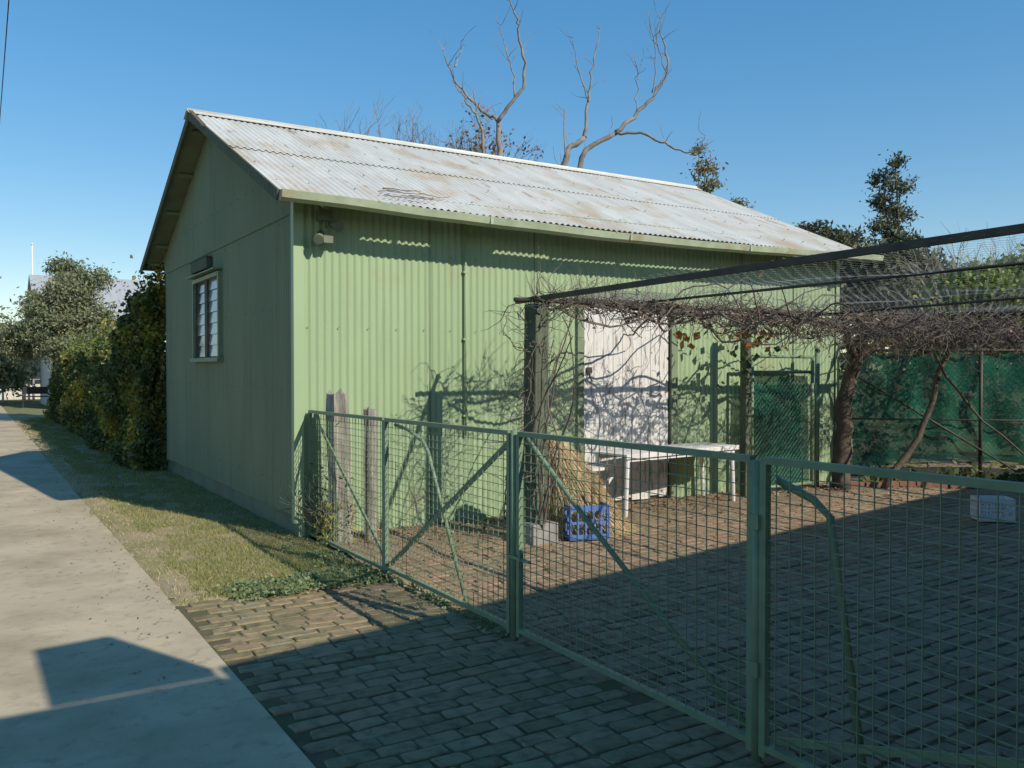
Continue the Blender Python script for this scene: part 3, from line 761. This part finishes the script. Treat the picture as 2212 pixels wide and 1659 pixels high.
def limb_tree(name,D,limbs,mat):
    b=MB(); rnd=random.Random(len(limbs))
    for r0,r1,pts,dep in limbs:
        P_=[]
        for i,(x,y) in enumerate(pts):
            X,Z=px(x,y,D); P_.append(Vector((X,D+dep*i,Z)))
        out=[]
        for i in range(len(P_)-1):
            for t in range(4):
                out.append(P_[i].lerp(P_[i+1],t/4)+Vector((rnd.gauss(0,.018),rnd.gauss(0,.03),rnd.gauss(0,.018))))
        out.append(P_[-1]); b.tube(out,r0,7,r1=r1)
        for q in range(len(out)//3):
            i=rnd.randrange(len(out)//3,len(out)); p=out[i]; d=Vector((rnd.gauss(0,.6),rnd.gauss(0,.6),rnd.uniform(.2,1))).normalized(); tp=[p.copy()]
            for s_ in range(rnd.randint(3,7)):
                d=(d+Vector((rnd.gauss(0,.25),rnd.gauss(0,.25),rnd.gauss(.05,.2)))).normalized(); p=p+d*.1; tp.append(p.copy())
            b.tube(tp,.008,4,r1=.003)
    return b.done(name,mat,frame=False)
limb_tree('dead_tree',18.5,[
 (.10,.048,[(1085,960),(1080,600),(1078,350),(1077,262)],0),
 (.042,.008,[(1077,262),(1040,240),(1010,205),(985,175),(965,130),(950,85)],.1),
 (.016,.005,[(985,150),(990,130),(997,112)],0),
 (.044,.008,[(1077,262),(1100,235),(1128,200),(1135,150),(1120,90),(1118,60),(1100,30),(1085,3)],-.08),
 (.018,.005,[(1112,215),(1110,150),(1095,110),(1080,60),(1070,15)],.12),
 (.040,.010,[(1052,420),(1042,290),(1030,240),(1022,200)],0),
 (.025,.008,[(1030,250),(1010,225),(998,200),(975,165)],.1)],mBark)
limb_tree('dead_tree',18.8,[
 (.10,.05,[(1240,960),(1228,600),(1213,375),(1225,325),(1262,300)],0),
 (.040,.006,[(1262,300),(1265,270),(1272,215),(1280,150),(1288,100),(1300,52)],.08),
 (.016,.005,[(1270,225),(1250,170),(1240,130),(1235,98)],-.1),
 (.07,.048,[(1240,700),(1240,400),(1265,325),(1330,290)],0),
 (.048,.008,[(1330,290),(1370,250),(1410,205),(1440,165),(1450,115),(1435,60),(1430,12)],.1),
 (.016,.005,[(1410,205),(1415,150),(1405,90),(1392,40)],-.1),
 (.016,.005,[(1375,245),(1378,180),(1372,110)],.1),
 (.014,.005,[(1440,165),(1420,120),(1412,85),(1418,60)],-.1),
 (.035,.008,[(1330,290),(1380,293),(1425,315),(1455,330),(1480,345),(1500,335),(1508,312)],-.1),
 (.018,.006,[(1220,340),(1218,280),(1220,232)],0)],mBark)
def bare(b,p,d,l,r,dep,rnd,up=.12):
    pts=[p.copy()]; n=5
    for i in range(n):
        d=(d+Vector((rnd.gauss(0,.16),rnd.gauss(0,.16),rnd.gauss(up*.5,.1)))).normalized(); p=p+d*(l/n); pts.append(p.copy())
    b.tube(pts,r,5 if dep>1 else 3,r1=r*.55,caps=False)
    if dep>0:
        for k in range(rnd.randint(3,4)):
            q=pts[rnd.randint(2,n)]; d2=(d+Vector((rnd.gauss(0,.55),rnd.gauss(0,.55),rnd.gauss(.15,.3)))).normalized()
            bare(b,q,d2,l*.68,r*.5,dep-1,rnd,up)
def baretree(name,X,D,h,mat,dep=4,seed=1,l=None,r=.07,lf=None,lfmat=None):
    b=MB(); rnd=random.Random(seed); l=l or h*.3
    trunk_top=h-l*2.2
    b.tube([(X,D,0),(X+.05,D,trunk_top*.5),(X,D,max(.5,trunk_top))],r*1.3,6,r1=r)
    for k in range(3): bare(b,Vector((X,D,max(.5,trunk_top))),Vector((rnd.gauss(0,.4),rnd.gauss(0,.3),1)).normalized(),l,r*.7,dep,rnd)
    o=b.done(name,mat,frame=False)
    if lf:
        V=np.array(b.v); idx=rng.integers(len(V)//3,len(V),lf); leaves('foliage',V[idx]+rng.normal(size=(lf,3))*.06,.055,lfmat,frame=False,parent=o)
    return o
for i,(x,y,mt,lf) in enumerate([(775,262,mBark,0),(850,240,mBark,0),(915,240,mBark,0),(965,265,mBark,200),(980,245,mBark,250),(1040,285,mVine,350),(1140,310,mVine,250),(1000,285,mVine,300)]):
    X,Z=px(x,y,19.5); baretree('bare_shrub',X,19.5+.2*i,Z+.45,mt,3,seed=20+i,l=1.25,r=.04,lf=lf,lfmat=mRedL)
for i,(x,y,D) in enumerate([(2090,470,23),(2150,440,22)]):
    X,Z=px(x,y,D); baretree('bare_tree',X,D,Z,mBark,3,seed=40+i,l=1.9,r=.08)
P=[]
for k in range(80):
    th=random.uniform(-1.0,1.1); D=random.uniform(70,110); h=random.uniform(4,8)
    if th<-.4: h*=.6
    c_=np.array([math.sin(th)*D,math.cos(th)*D,h*.4]); P.append(c_+np.clip(rng.normal(size=(380,3)),-2,2)*np.array([2.6,2.6,h*.24]))
leaves('distant_trees',np.vstack(P),.4,mPine,frame=False)

# ---------------- left buildings ----------------
h=root('neighbouring_house')
b=MB(); b.box(.2,9,31,38,0,3.45); b.done('walls',mWall2,parent=h)
b=MB()
b.face([(-.4,30.5,3.6),(9.4,30.5,3.6),(9.4,34.5,5.65),(-.4,34.5,5.65)]); b.face([(-.4,38.5,3.6),(9.4,38.5,3.6),(9.4,34.5,5.65),(-.4,34.5,5.65)])
b.done('roof',mRoof2,parent=h)
b=MB(); b.box(1.2,2.2,30.96,30.99,1.1,2.3,0); b.box(3.2,4.2,30.96,30.99,1.1,2.3,0); b.done('windows',mGlassD,parent=h)
g2=root('white_cottage')
b=MB(); b.box(-1.4,3,44,52,0,2.8); b.done('walls',mWall2,parent=g2)
b=MB(); b.box(-3.2,3.4,41.5,52.4,2.85,3.0); b.bar((-3.2,41.4,2.78),(3.4,41.4,2.78),.06,.2); b.done('verandah_roof',mWhite,parent=g2)
b=MB()
for a_ in (-2.9,-1.2,.6): b.box(a_-.05,a_+.05,41.6,41.7,0,2.85)
b.done('verandah_posts',mWhite,parent=g2)
b=MB(); X,Z=px(72,530,45); b.tube([(X,45,0),(X,45,Z)],.06,8,r1=.04); b.tube([(X,45,Z),(X,45,Z+.08)],.06,8); b.done('flag_pole',mWhite,frame=False)
b=MB()
for a_ in (-.75,.35):
    for y_ in (33.0,33.4): b.box(a_,a_+.04,y_,y_+.04,0,.43 if y_<33.2 else .85)
b.box(-.75,.4,32.98,33.42,.43,.47); b.box(-.75,.4,33.4,33.44,.55,.85); b.done('garden_bench',mBlack)
pw=root('power_line',frame=False)
Wd=Vector((-3.45,5.6,0)).normalized(); W0=Vector((-5.95,10.3,6.0))
b=MB()
for dd in (-22,48):
    q=W0+Wd*dd; b.tube([(q.x,q.y,0),(q.x,q.y,7.6)],.14,8,r1=.1); b.box(q.x-.9,q.x+.9,q.y-.06,q.y+.06,6.95,7.07)
b.done('poles',mTimb,parent=pw)
b=MB()
pts=[]
for i in range(41):
    dd=-22+70*i/40; pts.append(W0+Wd*dd+Vector((0,0,.9*((dd-8)/35)**2)))
b.tube(pts,.009,4)
b.done('wire',mBlack,parent=pw)

# ---------------- house behind the viewer ----------------
ho=root('brick_house')
b=MB(); b.prism([(.35,-7.9),(12.5,-5.75),(12.5,-15),(.35,-15)],0,2.85); b.done('walls',mBrickW,parent=ho)
b=MB()
E0,E1=(-.15,-7.4),(13,-5.05)
n=len(b.v)
b.v+=[(E0[0],E0[1],2.9),(E1[0],E1[1],2.9),(13,-15.5,2.9),(-.15,-15.5,2.9),(E0[0],E0[1],3.0),(E1[0],E1[1],3.0),(13,-15.5,3.0),(-.15,-15.5,3.0),(2,-11.2,4.3),(11,-10.5,4.3)]
for f in ((3,2,1,0),(0,1,5,4),(1,2,6,5),(2,3,7,6),(3,0,4,7),(4,5,9,8),(5,6,9),(6,7,8,9),(7,4,8)): b.f.append(tuple(n+i for i in f)); b.m.append(0); b.sm.append(False)
b.done('roof',mRoof2,parent=ho)
b=MB(); b.box(-6,-.17,-15.5,-7.56,2.9,3.0); b.done('awning',mRoof2,parent=ho)
b=MB()
for a_ in (-5.8,-.4): b.box(a_-.06,a_+.06,-7.75,-7.63,0,2.9); b.box(a_-.06,a_+.06,-15.3,-15.2,0,2.9)
b.done('awning_posts',mTrim,parent=ho)
b=MB()
poly=[(-.96,3.0),(-.18,3.0),(-.27,3.66),(-.69,3.62)]
b.v+=[(x,-7.55,z) for x,z in poly]+[(x,-7.42,z) for x,z in poly]
for f in ((0,1,2,3),(7,6,5,4),(0,4,5,1),(1,5,6,2),(2,6,7,3),(3,7,4,0)): b.f.append(f); b.m.append(0); b.sm.append(False)
b.done('parapet',mBrickW,parent=ho)

# ---------------- light, sky, camera ----------------
to=(FR.to_3x3()@Vector((.45,-1.4,1.0))).normalized()
sd=bpy.data.lights.new('sun','SUN'); sd.energy=5.0; sd.angle=math.radians(.5); sd.color=(1,.93,.80)
so=bpy.data.objects.new('sun',sd); scene.collection.objects.link(so); so.rotation_euler=(-to).to_track_quat('-Z','Y').to_euler(); so.location=(0,0,30)
w=bpy.data.worlds.new('World'); scene.world=w; w.use_nodes=True; nt=w.node_tree
sky=nt.nodes.new('ShaderNodeTexSky'); sky.sky_type='NISHITA'; sky.sun_disc=False
sky.sun_elevation=math.asin(to.z); sky.sun_rotation=math.atan2(to.x,to.y); sky.air_density=1.0; sky.dust_density=.1; sky.ozone_density=2.0
gm=nt.nodes.new('ShaderNodeGamma'); gm.inputs[1].default_value=.6
hs=nt.nodes.new('ShaderNodeHueSaturation'); hs.inputs['Saturation'].default_value=1.8; hs.inputs['Value'].default_value=1.8
bg=nt.nodes['Background']; bg.inputs[1].default_value=.15
nt.links.new(sky.outputs[0],gm.inputs[0]); nt.links.new(gm.outputs[0],hs.inputs['Color']); nt.links.new(hs.outputs[0],bg.inputs[0])
scene.view_settings.view_transform='Standard'; scene.view_settings.look='None'; scene.view_settings.exposure=0
cd=bpy.data.cameras.new('camera'); cam=bpy.data.objects.new('camera',cd); scene.collection.objects.link(cam)
cd.sensor_width=36; cd.lens=36*1865/2212; cd.clip_end=2000; cd.clip_start=.05
cam.location=(0,0,1.6); cam.rotation_euler=(math.radians(89.0),0,0); scene.camera=cam
